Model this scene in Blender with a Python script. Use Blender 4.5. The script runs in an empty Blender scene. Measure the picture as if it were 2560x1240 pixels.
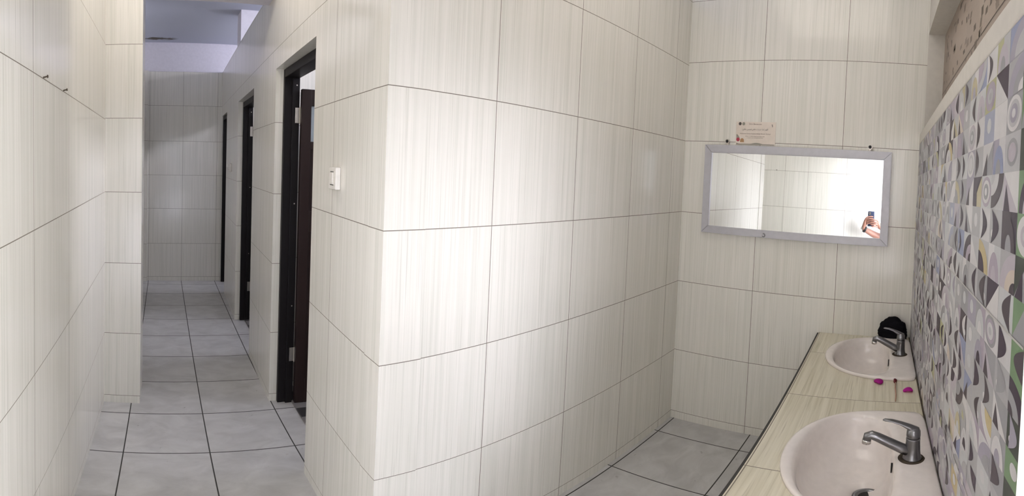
import bpy, bmesh, math, random
from mathutils import Vector, Matrix
C = bpy.context.scene.collection
scene = bpy.context.scene
PI = math.pi

# ------------------------------------------------------------------ camera
FX, FY, CY = 1147.535, 1226.2306, 465.4353
YAW, PITCH, ROLL = 0.76, -0.0316, -0.0451
cd = bpy.data.cameras.new('camera')
cd.type = 'PANO'
cd.panorama_type = 'EQUIRECTANGULAR'
cd.longitude_min, cd.longitude_max = -1280 / FX, 1280 / FX
cd.latitude_min, cd.latitude_max = (CY - 1240) / FY, CY / FY
cd.clip_start = 0.01
cam = bpy.data.objects.new('camera', cd)
C.objects.link(cam)
c, s = math.cos(YAW), math.sin(YAW)
Rz = Matrix(((c, -s, 0), (s, c, 0), (0, 0, 1)))
c, s = math.cos(PITCH), math.sin(PITCH)
Rx = Matrix(((1, 0, 0), (0, c, s), (0, -s, c)))
c, s = math.cos(ROLL), math.sin(ROLL)
Ry = Matrix(((c, 0, -s), (0, 1, 0), (s, 0, c)))
R = (Ry @ Rx @ Rz).transposed()
cam.matrix_world = (R @ Matrix(((1, 0, 0), (0, 0, -1), (0, 1, 0)))).to_4x4()
scene.camera = cam

# ------------------------------------------------------------------ exposure, sky
vs = scene.view_settings
scene.display_settings.display_device = 'sRGB'
vs.view_transform = 'Standard'
vs.look = 'None'
vs.gamma = 1.0
vs.use_curve_mapping = False
vs.exposure = 0.4
scene.cycles.use_denoising = True
scene.cycles.max_bounces = 12
scene.cycles.diffuse_bounces = 8
scene.cycles.glossy_bounces = 6

SKY = 5.0
FILL_LAMP = 28.0
FILL_PANEL = 1.75
w = bpy.data.worlds.new('overcast_sky')
scene.world = w
w.use_nodes = True
nt = w.node_tree
nt.nodes.clear()
out = nt.nodes.new('ShaderNodeOutputWorld')
bg = nt.nodes.new('ShaderNodeBackground')
tc = nt.nodes.new('ShaderNodeTexCoord')
acc = None
# hazy overcast sky: an even veil plus two brighter breaks in the cloud and a bright eastern side
for d, lo, hi, col in (((-0.52, -0.84, 0.25), 0.95, 1.0, (3.9, 3.95, 4.4)), ((0.52, -0.85, 0.06), 0.925, 1.0, (4.3, 4.3, 4.4)), ((0.95, 0.1, 0.3), 0.4, 1.0, (9.0, 9.0, 10.5))):
    dot = nt.nodes.new('ShaderNodeVectorMath')
    dot.operation = 'DOT_PRODUCT'
    dot.inputs[1].default_value = Vector(d).normalized()
    ramp = nt.nodes.new('ShaderNodeValToRGB')
    ramp.color_ramp.interpolation = 'EASE'
    ramp.color_ramp.elements[0].position = lo
    ramp.color_ramp.elements[0].color = (0, 0, 0, 1)
    ramp.color_ramp.elements[1].position = hi
    ramp.color_ramp.elements[1].color = (*col, 1)
    nt.links.new(tc.outputs['Generated'], dot.inputs[0])
    nt.links.new(dot.outputs['Value'], ramp.inputs[0])
    ad = nt.nodes.new('ShaderNodeVectorMath')
    ad.operation = 'ADD'
    if acc is None:
        ad.inputs[1].default_value = (0.24, 0.26, 0.285)
    else:
        nt.links.new(acc.outputs[0], ad.inputs[1])
    nt.links.new(ramp.outputs[0], ad.inputs[0])
    acc = ad
nt.links.new(acc.outputs[0], bg.inputs[0])
bg.inputs[1].default_value = SKY
nt.links.new(bg.outputs[0], out.inputs[0])


def portal(name, loc, rot, sx, sy):
    l = bpy.data.lights.new(name, 'AREA')
    l.shape = 'RECTANGLE'
    l.size, l.size_y = sx, sy
    l.cycles.is_portal = True
    o = bpy.data.objects.new(name, l)
    o.location = loc
    o.rotation_euler = rot
    C.objects.link(o)


# ------------------------------------------------------------------ dimensions (metres, camera lens at the origin)
ZF = -1.426
ZC = 1.38
XA = -0.336
YB = 2.626
YC = 5.669
XD0, KD = 0.605, 0.0244
YE = 1.153
XF = 2.457
YG = -0.176
XDOOR = 0.53
ZK = -0.749


def xd(y):
    return XD0 + KD * (y - YE)


# ------------------------------------------------------------------ materials
def new_mat(name):
    m = bpy.data.materials.new(name)
    m.use_nodes = True
    b = m.node_tree.nodes['Principled BSDF']
    return m, m.node_tree, b


def simple(name, col, rough=0.5, metal=0.0, spec=0.5, trans=0.0, emis=None):
    m, t, b = new_mat(name)
    b.inputs['Base Color'].default_value = (*col, 1)
    b.inputs['Roughness'].default_value = rough
    b.inputs['Metallic'].default_value = metal
    b.inputs['Specular IOR Level'].default_value = spec
    b.inputs['Transmission Weight'].default_value = trans
    # light procedural mottling so nothing is perfectly flat
    n = t.nodes.new('ShaderNodeTexNoise')
    n.inputs['Scale'].default_value = 35
    n.inputs['Detail'].default_value = 4
    tcx = t.nodes.new('ShaderNodeTexCoord')
    t.links.new(tcx.outputs['Object'], n.inputs['Vector'])
    mr = t.nodes.new('ShaderNodeMapRange')
    mr.inputs['To Min'].default_value = 0.9
    mr.inputs['To Max'].default_value = 1.08
    t.links.new(n.outputs['Fac'], mr.inputs['Value'])
    mx = t.nodes.new('ShaderNodeMix')
    mx.data_type = 'RGBA'
    mx.blend_type = 'MULTIPLY'
    mx.inputs[0].default_value = 1.0
    mx.inputs[6].default_value = (*col, 1)
    t.links.new(mr.outputs[0], mx.inputs[7])
    t.links.new(mx.outputs[2], b.inputs['Base Color'])
    return m


def streak_tile(name, cols, rough=0.13, su=44.0, sv=0.6, bump=0.02):
    """Glazed ceramic with fine streaks running along V of the UV map (metres)."""
    m, t, b = new_mat(name)
    uv = t.nodes.new('ShaderNodeUVMap')

    def noise(a, bb, detail, sc):
        mp = t.nodes.new('ShaderNodeMapping')
        mp.inputs['Scale'].default_value = (a, bb, 1)
        t.links.new(uv.outputs[0], mp.inputs['Vector'])
        n = t.nodes.new('ShaderNodeTexNoise')
        n.inputs['Scale'].default_value = sc
        n.inputs['Detail'].default_value = detail
        n.inputs['Roughness'].default_value = 0.6
        t.links.new(mp.outputs[0], n.inputs['Vector'])
        return n
    n1 = noise(su, sv, 3, 1.0)
    n2 = noise(su * 5, sv * 3, 3, 1.0)
    n3 = noise(su * 2.1, sv * 1.2, 2, 1.0)
    r1 = t.nodes.new('ShaderNodeValToRGB')
    e = r1.color_ramp.elements
    e[0].position, e[0].color = 0.34, (*cols[1], 1)
    e[1].position, e[1].color = 0.60, (*cols[0], 1)
    t.links.new(n1.outputs['Fac'], r1.inputs[0])
    r2 = t.nodes.new('ShaderNodeMapRange')
    r2.inputs['From Min'].default_value = 0.56
    r2.inputs['From Max'].default_value = 0.74
    r2.inputs['To Min'].default_value = 0.0
    r2.inputs['To Max'].default_value = 0.6
    t.links.new(n2.outputs['Fac'], r2.inputs['Value'])
    r3 = t.nodes.new('ShaderNodeMapRange')
    r3.inputs['From Min'].default_value = 0.5
    r3.inputs['From Max'].default_value = 0.68
    r3.inputs['To Max'].default_value = 0.65
    t.links.new(n3.outputs['Fac'], r3.inputs['Value'])
    m1 = t.nodes.new('ShaderNodeMix')
    m1.data_type = 'RGBA'
    t.links.new(r3.outputs[0], m1.inputs[0])
    t.links.new(r1.outputs[0], m1.inputs[6])
    m1.inputs[7].default_value = (*cols[2], 1)
    m2 = t.nodes.new('ShaderNodeMix')
    m2.data_type = 'RGBA'
    t.links.new(r2.outputs[0], m2.inputs[0])
    t.links.new(m1.outputs[2], m2.inputs[6])
    m2.inputs[7].default_value = (*cols[3], 1)
    t.links.new(m2.outputs[2], b.inputs['Base Color'])
    b.inputs['Roughness'].default_value = rough
    bp = t.nodes.new('ShaderNodeBump')
    bp.inputs['Strength'].default_value = bump
    bp.inputs['Distance'].default_value = 0.002
    t.links.new(n2.outputs['Fac'], bp.inputs['Height'])
    t.links.new(bp.outputs[0], b.inputs['Normal'])
    return m


def stone_tile(name, a, bcol, rough=0.3):
    m, t, b = new_mat(name)
    uv = t.nodes.new('ShaderNodeUVMap')
    mp = t.nodes.new('ShaderNodeMapping')
    mp.inputs['Scale'].default_value = (1.0, 1.7, 1)
    mp.inputs['Rotation'].default_value = (0, 0, 0.7)
    t.links.new(uv.outputs[0], mp.inputs['Vector'])
    n = t.nodes.new('ShaderNodeTexNoise')
    n.inputs['Scale'].default_value = 5.5
    n.inputs['Detail'].default_value = 7
    n.inputs['Roughness'].default_value = 0.6
    n.inputs['Distortion'].default_value = 0.6
    t.links.new(mp.outputs[0], n.inputs['Vector'])
    r = t.nodes.new('ShaderNodeValToRGB')
    r.color_ramp.elements[0].position, r.color_ramp.elements[0].color = 0.35, (*a, 1)
    r.color_ramp.elements[1].position, r.color_ramp.elements[1].color = 0.68, (*bcol, 1)
    t.links.new(n.outputs['Fac'], r.inputs[0])
    # small dirt specks
    n2 = t.nodes.new('ShaderNodeTexNoise')
    n2.inputs['Scale'].default_value = 26
    n2.inputs['Detail'].default_value = 3
    t.links.new(uv.outputs[0], n2.inputs['Vector'])
    mr = t.nodes.new('ShaderNodeMapRange')
    mr.inputs['From Min'].default_value = 0.70
    mr.inputs['From Max'].default_value = 0.78
    mr.inputs['To Max'].default_value = 0.5
    t.links.new(n2.outputs['Fac'], mr.inputs['Value'])
    mx = t.nodes.new('ShaderNodeMix')
    mx.data_type = 'RGBA'
    t.links.new(mr.outputs[0], mx.inputs[0])
    t.links.new(r.outputs[0], mx.inputs[6])
    mx.inputs[7].default_value = (0.12, 0.11, 0.10, 1)
    t.links.new(mx.outputs[2], b.inputs['Base Color'])
    b.inputs['Roughness'].default_value = rough
    return m


def attr_mat(name, attr='Col', rough=0.2, tint=None):
    m, t, b = new_mat(name)
    a = t.nodes.new('ShaderNodeAttribute')
    a.attribute_name = attr
    n = t.nodes.new('ShaderNodeTexNoise')
    n.inputs['Scale'].default_value = 60
    tcx = t.nodes.new('ShaderNodeTexCoord')
    t.links.new(tcx.outputs['Object'], n.inputs['Vector'])
    mr = t.nodes.new('ShaderNodeMapRange')
    mr.inputs['To Min'].default_value = 0.92
    mr.inputs['To Max'].default_value = 1.06
    t.links.new(n.outputs['Fac'], mr.inputs['Value'])
    mx = t.nodes.new('ShaderNodeMix')
    mx.data_type = 'RGBA'
    mx.blend_type = 'MULTIPLY'
    mx.inputs[0].default_value = 1.0
    t.links.new(a.outputs['Color'], mx.inputs[6])
    t.links.new(mr.outputs[0], mx.inputs[7])
    t.links.new(mx.outputs[2], b.inputs['Base Color'])
    b.inputs['Roughness'].default_value = rough
    return m


WALL_COLS = [(0.80, 0.775, 0.715), (0.735, 0.72, 0.655), (0.665, 0.66, 0.59), (0.50, 0.485, 0.42)]
M_tile = streak_tile('ivory_streaked_glazed_tile', WALL_COLS)
M_ctile = streak_tile('cream_countertop_tile', [(0.70, 0.66, 0.53), (0.60, 0.56, 0.43), (0.50, 0.46, 0.34), (0.33, 0.29, 0.21)], rough=0.2, su=34, sv=1.2)
M_grout = simple('brown_grey_grout', (0.19, 0.165, 0.135), 0.9)
M_fgrout = simple('black_floor_grout', (0.05, 0.048, 0.045), 0.9)
M_floor = stone_tile('grey_stone_floor_tile', (0.47, 0.465, 0.46), (0.60, 0.595, 0.59), 0.32)
M_sfloor = simple('dark_stall_floor_tile', (0.05, 0.048, 0.05), 0.4)
M_sfloor2 = simple('pale_stall_floor_tile', (0.22, 0.21, 0.21), 0.4)
M_plaster = simple('lilac_white_plaster', (0.66, 0.64, 0.70), 0.9)
M_plaster2 = simple('warm_grey_plaster', (0.62, 0.59, 0.54), 0.85)
M_concrete = simple('outdoor_concrete', (0.3, 0.3, 0.29), 0.9)
M_black = simple('black_painted_wood', (0.010, 0.008, 0.009), 0.45, spec=0.2)
M_brown = simple('dark_brown_wood', (0.022, 0.012, 0.011), 0.4, spec=0.25)
M_steel = simple('brushed_steel_hinge', (0.55, 0.52, 0.48), 0.35, 0.9)
M_chrome = simple('worn_chrome', (0.25, 0.25, 0.26), 0.28, 1.0)
M_ceramic = simple('white_vitreous_china', (0.80, 0.75, 0.715), 0.12)
M_silver = simple('silver_painted_frame', (0.52, 0.515, 0.55), 0.35, 0.15)
M_white = simple('white_switch_plastic', (0.80, 0.77, 0.72), 0.35)
M_dark = simple('black_rubber', (0.01, 0.01, 0.01), 0.6)
M_cloth = simple('black_cloth', (0.006, 0.006, 0.008), 0.95, spec=0.1)
M_pink = simple('magenta_petal', (0.66, 0.02, 0.46), 0.6)
M_red = simple('dark_red_petal', (0.13, 0.006, 0.012), 0.55)
M_stem = simple('pale_brown_stem', (0.42, 0.26, 0.19), 0.7)
M_frost = simple('frosted_window_glass', (0.55, 0.62, 0.66), 0.45, trans=0.6)
M_grime = simple('brown_grime', (0.06, 0.045, 0.03), 0.9)
mm, mt, mb = new_mat('mirror_silvering')
mb.inputs['Base Color'].default_value = (0.93, 0.95, 0.95, 1)
mb.inputs['Metallic'].default_value = 1.0
mb.inputs['Roughness'].default_value = 0.015
M_mirror = mm
M_mosaic = attr_mat('lilac_grey_patterned_tile', rough=0.4)
M_mosaic.node_tree.nodes['Principled BSDF'].inputs['Specular IOR Level'].default_value = 0.25


# ------------------------------------------------------------------ helpers
def link(name, bm, mats, parent=None, smooth=False, recalc=True):
    me = bpy.data.meshes.new(name)
    if recalc:
        bmesh.ops.recalc_face_normals(bm, faces=bm.faces)
    bm.to_mesh(me)
    bm.free()
    for m in (mats if isinstance(mats, (list, tuple)) else [mats]):
        me.materials.append(m)
    if smooth:
        for p in me.polygons:
            p.use_smooth = True
    o = bpy.data.objects.new(name, me)
    C.objects.link(o)
    if parent is not None:
        o.parent = parent
    return o


def empty(name, loc=(0, 0, 0), rz=0.0):
    o = bpy.data.objects.new(name, None)
    o.empty_display_size = 0.05
    o.location = loc
    o.rotation_euler = (0, 0, rz)
    C.objects.link(o)
    return o


def tag(o, label, cat, group=None):
    o['label'] = label
    o['category'] = cat
    if group:
        o['group'] = group
    return o


def struct(o):
    o['kind'] = 'structure'
    return o


def box(bm, x0, x1, y0, y1, z0, z1, mi=0, bevel=0.0):
    vs_ = [bm.verts.new(p) for p in ((x0, y0, z0), (x1, y0, z0), (x1, y1, z0), (x0, y1, z0), (x0, y0, z1), (x1, y0, z1), (x1, y1, z1), (x0, y1, z1))]
    fs = []
    for f in ((3, 2, 1, 0), (4, 5, 6, 7), (0, 1, 5, 4), (1, 2, 6, 5), (2, 3, 7, 6), (3, 0, 4, 7)):
        fc = bm.faces.new([vs_[i] for i in f])
        fc.material_index = mi
        fs.append(fc)
    if bevel:
        es = list({e for f in fs for e in f.edges})
        bmesh.ops.bevel(bm, geom=es, offset=bevel, segments=2, affect='EDGES', profile=0.5)
    return vs_


def tube(bm, pts, radii, n=16, cap=True, squash=None):
    """Swept tube through pts with radius per point; squash = (a, b) scales the section axes."""
    pts = [Vector(p) for p in pts]
    rings = []
    up = Vector((1, 0, 0))
    for i, p in enumerate(pts):
        d = (pts[min(i + 1, len(pts) - 1)] - pts[max(i - 1, 0)]).normalized()
        a = up - d * up.dot(d)
        if a.length < 1e-4:
            a = Vector((0, 1, 0)) - d * d.y
        a.normalize()
        b_ = d.cross(a)
        sa, sb = squash[i] if squash else (1, 1)
        rings.append([bm.verts.new(p + (a * math.cos(2 * PI * k / n) * sa + b_ * math.sin(2 * PI * k / n) * sb) * radii[i]) for k in range(n)])
    for r0, r1 in zip(rings, rings[1:]):
        for k in range(n):
            bm.faces.new((r0[k], r0[(k + 1) % n], r1[(k + 1) % n], r1[k]))
    if cap:
        bm.faces.new(rings[0][::-1])
        bm.faces.new(rings[-1])


def lathe(bm, prof, cx, cy, n=32, cap=True):
    rings = [[bm.verts.new((cx + r * math.cos(2 * PI * k / n), cy + r * math.sin(2 * PI * k / n), z)) for k in range(n)] for r, z in prof]
    for r0, r1 in zip(rings, rings[1:]):
        for k in range(n):
            bm.faces.new((r0[k], r0[(k + 1) % n], r1[(k + 1) % n], r1[k]))
    if cap:
        bm.faces.new(rings[0][::-1])
        bm.faces.new(rings[-1])


def slab_wall(name, origin, u, n, depth, u0, u1, v0, v1, us, vrows, holes=(), mats=None, gap=0.0026, seed=0, v=(0, 0, 1), parent=None, zone=None):
    """Solid slab whose front face is laid out as tiles: joints at us (along u) and vrows (along v),
    each a thin grout strip; holes are rectangles (ua, ub, va, vb) left open right through."""
    mats = mats or [M_tile, M_grout]
    o, u, n, v = Vector(origin), Vector(u).normalized(), Vector(n).normalized(), Vector(v).normalized()

    def lines(a, b_, js, extra):
        pts = {a, b_}
        for j in js:
            for q in (j - gap / 2, j + gap / 2):
                if a < q < b_:
                    pts.add(q)
        for q in extra:
            if a < q < b_:
                pts.add(q)
        return sorted(pts)
    U = lines(u0, u1, us, [h[i] for h in holes for i in (0, 1)])
    V = lines(v0, v1, vrows, [h[i] for h in holes for i in (2, 3)])
    inhole = lambda a, b_: any(h[0] < a < h[1] and h[2] < b_ < h[3] for h in holes)
    nu, nv = len(U) - 1, len(V) - 1
    solid = [[not inhole((U[i] + U[i + 1]) / 2, (V[j] + V[j + 1]) / 2) for j in range(nv)] for i in range(nu)]
    bm = bmesh.new()
    uvl = bm.loops.layers.uv.new('UVMap')
    cache = {}

    def vert(i, j, back):
        k = (i, j, back)
        if k not in cache:
            cache[k] = bm.verts.new(o + u * U[i] + v * V[j] - n * (depth if back else 0))
        return cache[k]
    rnd = random.Random(seed)
    offs = {}

    def off(a, b_):
        k = (sum(q < a for q in us), sum(q < b_ for q in vrows))
        if k not in offs:
            offs[k] = (rnd.uniform(0, 40), rnd.uniform(0, 40))
        return offs[k]

    def face(vl, mi, uvs):
        f = bm.faces.new(vl)
        f.material_index = mi
        for lp, q in zip(f.loops, uvs):
            lp[uvl].uv = q
    for i in range(nu):
        for j in range(nv):
            if not solid[i][j]:
                continue
            cu, cv = (U[i] + U[i + 1]) / 2, (V[j] + V[j + 1]) / 2
            g = any(abs(cu - q) < gap / 2 for q in us) or any(abs(cv - q) < gap / 2 for q in vrows)
            mi = 1 if g else 0
            if zone and not g:
                mi = zone(cu, cv)
            ou, ov = off(cu, cv)
            q = [(U[i] + ou, V[j] + ov), (U[i + 1] + ou, V[j] + ov), (U[i + 1] + ou, V[j + 1] + ov), (U[i] + ou, V[j + 1] + ov)]
            face([vert(i, j, 0), vert(i + 1, j, 0), vert(i + 1, j + 1, 0), vert(i, j + 1, 0)], mi, q)
            face([vert(i, j + 1, 1), vert(i + 1, j + 1, 1), vert(i + 1, j, 1), vert(i, j, 1)], mi, q)
            for (di, dj, a, b_) in ((-1, 0, (i, j + 1), (i, j)), (1, 0, (i + 1, j), (i + 1, j + 1)), (0, -1, (i, j), (i + 1, j)), (0, 1, (i + 1, j + 1), (i, j + 1))):
                ii, jj = i + di, j + dj
                if 0 <= ii < nu and 0 <= jj < nv and solid[ii][jj]:
                    continue
                if di:
                    uvs = [(ou, V[a[1]] + ov), (ou, V[b_[1]] + ov), (ou + depth, V[b_[1]] + ov), (ou + depth, V[a[1]] + ov)]
                else:
                    uvs = [(U[a[0]] + ou, ov), (U[b_[0]] + ou, ov), (U[b_[0]] + ou, ov + depth), (U[a[0]] + ou, ov + depth)]
                face([vert(*a, 0), vert(*b_, 0), vert(*b_, 1), vert(*a, 1)], mi, uvs)
    return link(name, bm, mats, parent)


def rows(k1=-0.976, k2=-0.566, k3=-0.176, k4=0.216, k5=0.63, k6=1.03):
    return [-1.376, k1, k2, k3, k4, k5, k6]


# ------------------------------------------------------------------ the room shell
# floor: corridor and wash area share one grid of tiles
fx_lines = [-0.175, 0.235, 0.652, 1.10, 1.80, 2.26]
fy_lines = [0.66, 1.13, 1.61, 2.09, 2.50, 2.93, 3.36, 3.80, 4.23, 4.66, 5.10, 5.5]
fl = slab_wall('floor', (0, 0, ZF), (1, 0, 0), (0, 0, 1), 0.12, -0.49, 2.62, -0.326, 5.82, fx_lines, fy_lines,
               mats=[M_floor, M_fgrout], gap=0.006, seed=3, v=(0, 1, 0))
struct(fl)

# stall floors: dark checks, a little above the corridor floor
bm = bmesh.new()
cs = 0.11
for i in range(15):
    for j in range(40):
        x0, y0 = 0.77 + i * cs, 1.255 + j * cs
        if y0 + cs > 5.66:
            continue
        box(bm, x0, min(x0 + cs, 2.455), y0, y0 + cs, ZF, ZF + 0.012, (i + j) % 2)
struct(link('floor_stalls', bm, [M_sfloor, M_sfloor2]))

# left wall
wl = slab_wall('wall_left', (XA, 0, 0), (0, 1, 0), (1, 0, 0), 0.15, -0.326, 5.669, ZF, ZC,
               [-0.0, 0.44, 0.883, 1.157, 1.609, 2.05, 2.5, 3.4, 3.85, 4.3, 4.75, 5.2], rows(), seed=5)
struct(wl)
# pier closing the corridor mouth
wp = slab_wall('wall_pier', (0, YB, 0), (1, 0, 0), (0, -1, 0), 0.30, XA, -0.124, ZF, ZC, [], rows(k4=0.222), seed=6)
struct(wp)
# end wall of the corridor: tiled below, painted plaster band on top
cz = rows()[:-1]
wc = slab_wall('wall_end', (0, YC, 0), (1, 0, 0), (0, -1, 0), 0.15, -0.49, 2.62, ZF, ZC,
               [-0.176, 0.235, 0.66, 1.07, 1.5, 1.92, 2.33], cz, mats=[M_tile, M_grout, M_plaster], seed=7,
               zone=lambda a, b_: 2 if b_ > 1.03 else 0, holes=())
struct(wc)
# plaster starts exactly at the tile edge
bm = bmesh.new()
box(bm, -0.336, 2.457, YC - 0.004, YC, 1.03, ZC)
struct(link('trim_1', bm, M_plaster))
# shallow pilaster at the left end of the end wall
wq = slab_wall('wall_pilaster', (0, YC - 0.06, 0), (1, 0, 0), (0, -1, 0), 0.06, XA, -0.195, ZF, 1.03, [], cz, seed=8)
struct(wq)

# partition with the three stall doors (slightly out of square with the rest)
ang = math.atan(KD)
ud = Vector((math.sin(ang), math.cos(ang), 0))
nd = Vector((-math.cos(ang), math.sin(ang), 0))
DOORS = [(1.845, 2.61), (3.36, 4.20), (5.12, 5.645)]
DTOP = 0.515
LD = 5.669 - YE
wd = slab_wall('wall_partition', (XD0, YE, 0), ud, nd, 0.14, 0, LD, ZF, 1.04,
               [0.44, 1.85, 3.3, 3.7], rows(), holes=[(a - YE, b_ - YE, ZF - 1, DTOP) for a, b_ in DOORS], seed=9)
struct(wd)
# wall facing the wash area
we = slab_wall('wall_middle', (XD0, YE, 0), (1, 0, 0), (0, -1, 0), 0.10, 0, XF - XD0, ZF, 1.04,
               [0.405, 0.838, 1.263, 1.69], rows(k5=0.645), seed=10)
struct(we)
# back wall with the mirror
wf = slab_wall('wall_back', (XF, 0, 0), (0, 1, 0), (-1, 0, 0), 0.16, -0.196, YE, ZF, ZC,
               [0.236, 0.695], rows(k5=0.66), seed=11)
struct(wf)
# outer wall behind the stalls, with a high window in each stall
WIN = [(1.55, 2.35), (3.1, 4.0), (4.65, 5.5)]
wo = slab_wall('wall_outer', (XF, 0, 0), (0, 1, 0), (-1, 0, 0), 0.16, YE, 5.669, ZF, ZC, [1.6, 2.05, 2.5, 2.95, 3.4, 3.85, 4.3, 4.75, 5.2],
               rows(), holes=[(a, b_, 0.97, 1.33) for a, b_ in WIN], seed=12, mats=[M_tile, M_grout, M_plaster],
               zone=lambda a, b_: 2 if b_ > 0.63 else 0)
struct(wo)
# dividers between the stalls; the second one carries a plastered wall up to the ceiling
for y0, y1 in ((2.76, 2.86), (4.32, 4.46)):
    dv = slab_wall('wall_divider', (0, y0, 0), (1, 0, 0), (0, -1, 0), y1 - y0, xd(y0) + 0.14, XF, ZF, 1.04, [1.2, 1.6, 2.0], rows(), seed=int(y0 * 10))
    struct(dv)
bm = bmesh.new()
box(bm, 0.702, XF, 4.27, 4.47, 1.04, ZC)
struct(link('wall_upper', bm, M_plaster))

# ceiling with a damp stain near the end wall
mc, ct, cb = new_mat('blue_grey_ceiling_paint')
tcx = ct.nodes.new('ShaderNodeTexCoord')
nz = ct.nodes.new('ShaderNodeTexNoise')
nz.inputs['Scale'].default_value = 9
nz.inputs['Detail'].default_value = 6
ct.links.new(tcx.outputs['Object'], nz.inputs['Vector'])
sub = ct.nodes.new('ShaderNodeVectorMath')
sub.operation = 'SUBTRACT'
sub.inputs[1].default_value = (-0.06, 5.47, ZC)
ct.links.new(tcx.outputs['Object'], sub.inputs[0])
scl = ct.nodes.new('ShaderNodeVectorMath')
scl.operation = 'MULTIPLY'
scl.inputs[1].default_value = (2.2, 6.0, 0)
ct.links.new(sub.outputs[0], scl.inputs[0])
ln = ct.nodes.new('ShaderNodeVectorMath')
ln.operation = 'LENGTH'
ct.links.new(scl.outputs[0], ln.inputs[0])
ad = ct.nodes.new('ShaderNodeMath')
ad.operation = 'ADD'
ct.links.new(ln.outputs['Value'], ad.inputs[0])
ct.links.new(nz.outputs['Fac'], ad.inputs[1])
rp = ct.nodes.new('ShaderNodeValToRGB')
rp.color_ramp.elements[0].position, rp.color_ramp.elements[0].color = 0.72, (0.10, 0.085, 0.07, 1)
rp.color_ramp.elements[1].position, rp.color_ramp.elements[1].color = 0.98, (0.42, 0.44, 0.52, 1)
ct.links.new(ad.outputs[0], rp.inputs[0])
ct.links.new(rp.outputs[0], cb.inputs['Base Color'])
cb.inputs['Roughness'].default_value = 0.95
bm = bmesh.new()
box(bm, -0.49, 2.62, -0.34, 5.82, ZC, ZC + 0.12)
struct(link('ceiling', bm, mc))

# right wall: mosaic-printed tiles, ledge strip, recess above, lintel
ZT = 0.246
ZS = 0.298
bm = bmesh.new()
box(bm, XDOOR, XF + 0.16, YG - 0.15, YG, ZF, ZS)
box(bm, XDOOR, XF + 0.16, YG - 0.15, YG - 0.11, ZS, ZC)
struct(link('wall_right', bm, M_plaster2))
bm = bmesh.new()
box(bm, XDOOR, XF, YG - 0.11, YG - 0.02, 0.83, ZC)
box(bm, XA, XDOOR, YG - 0.15, YG - 0.02, 0.52, ZC)
box(bm, XF, XF + 0.16, YG - 0.11, -0.1961, ZS, ZC)
struct(link('wall_lintel', bm, M_plaster2))
bm = bmesh.new()
box(bm, XDOOR, XF, YG - 0.11, YG + 0.002, ZT, ZS, bevel=0.003)
struct(link('trim_2', bm, M_plaster2))

GREYS = [(0.40, 0.40, 0.415), (0.47, 0.47, 0.485), (0.32, 0.32, 0.34)]
LIGHT = [(0.58, 0.57, 0.58), (0.63, 0.615, 0.62), (0.53, 0.54, 0.55)]
LILAC = [(0.40, 0.35, 0.42), (0.47, 0.43, 0.48), (0.35, 0.33, 0.40)]
DARK = [(0.05, 0.035, 0.058), (0.075, 0.06, 0.075)]
WARM = [(0.52, 0.43, 0.24), (0.48, 0.43, 0.28), (0.60, 0.52, 0.45), (0.42, 0.42, 0.24)]
BLUE = [(0.27, 0.30, 0.44), (0.34, 0.36, 0.46)]


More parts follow.
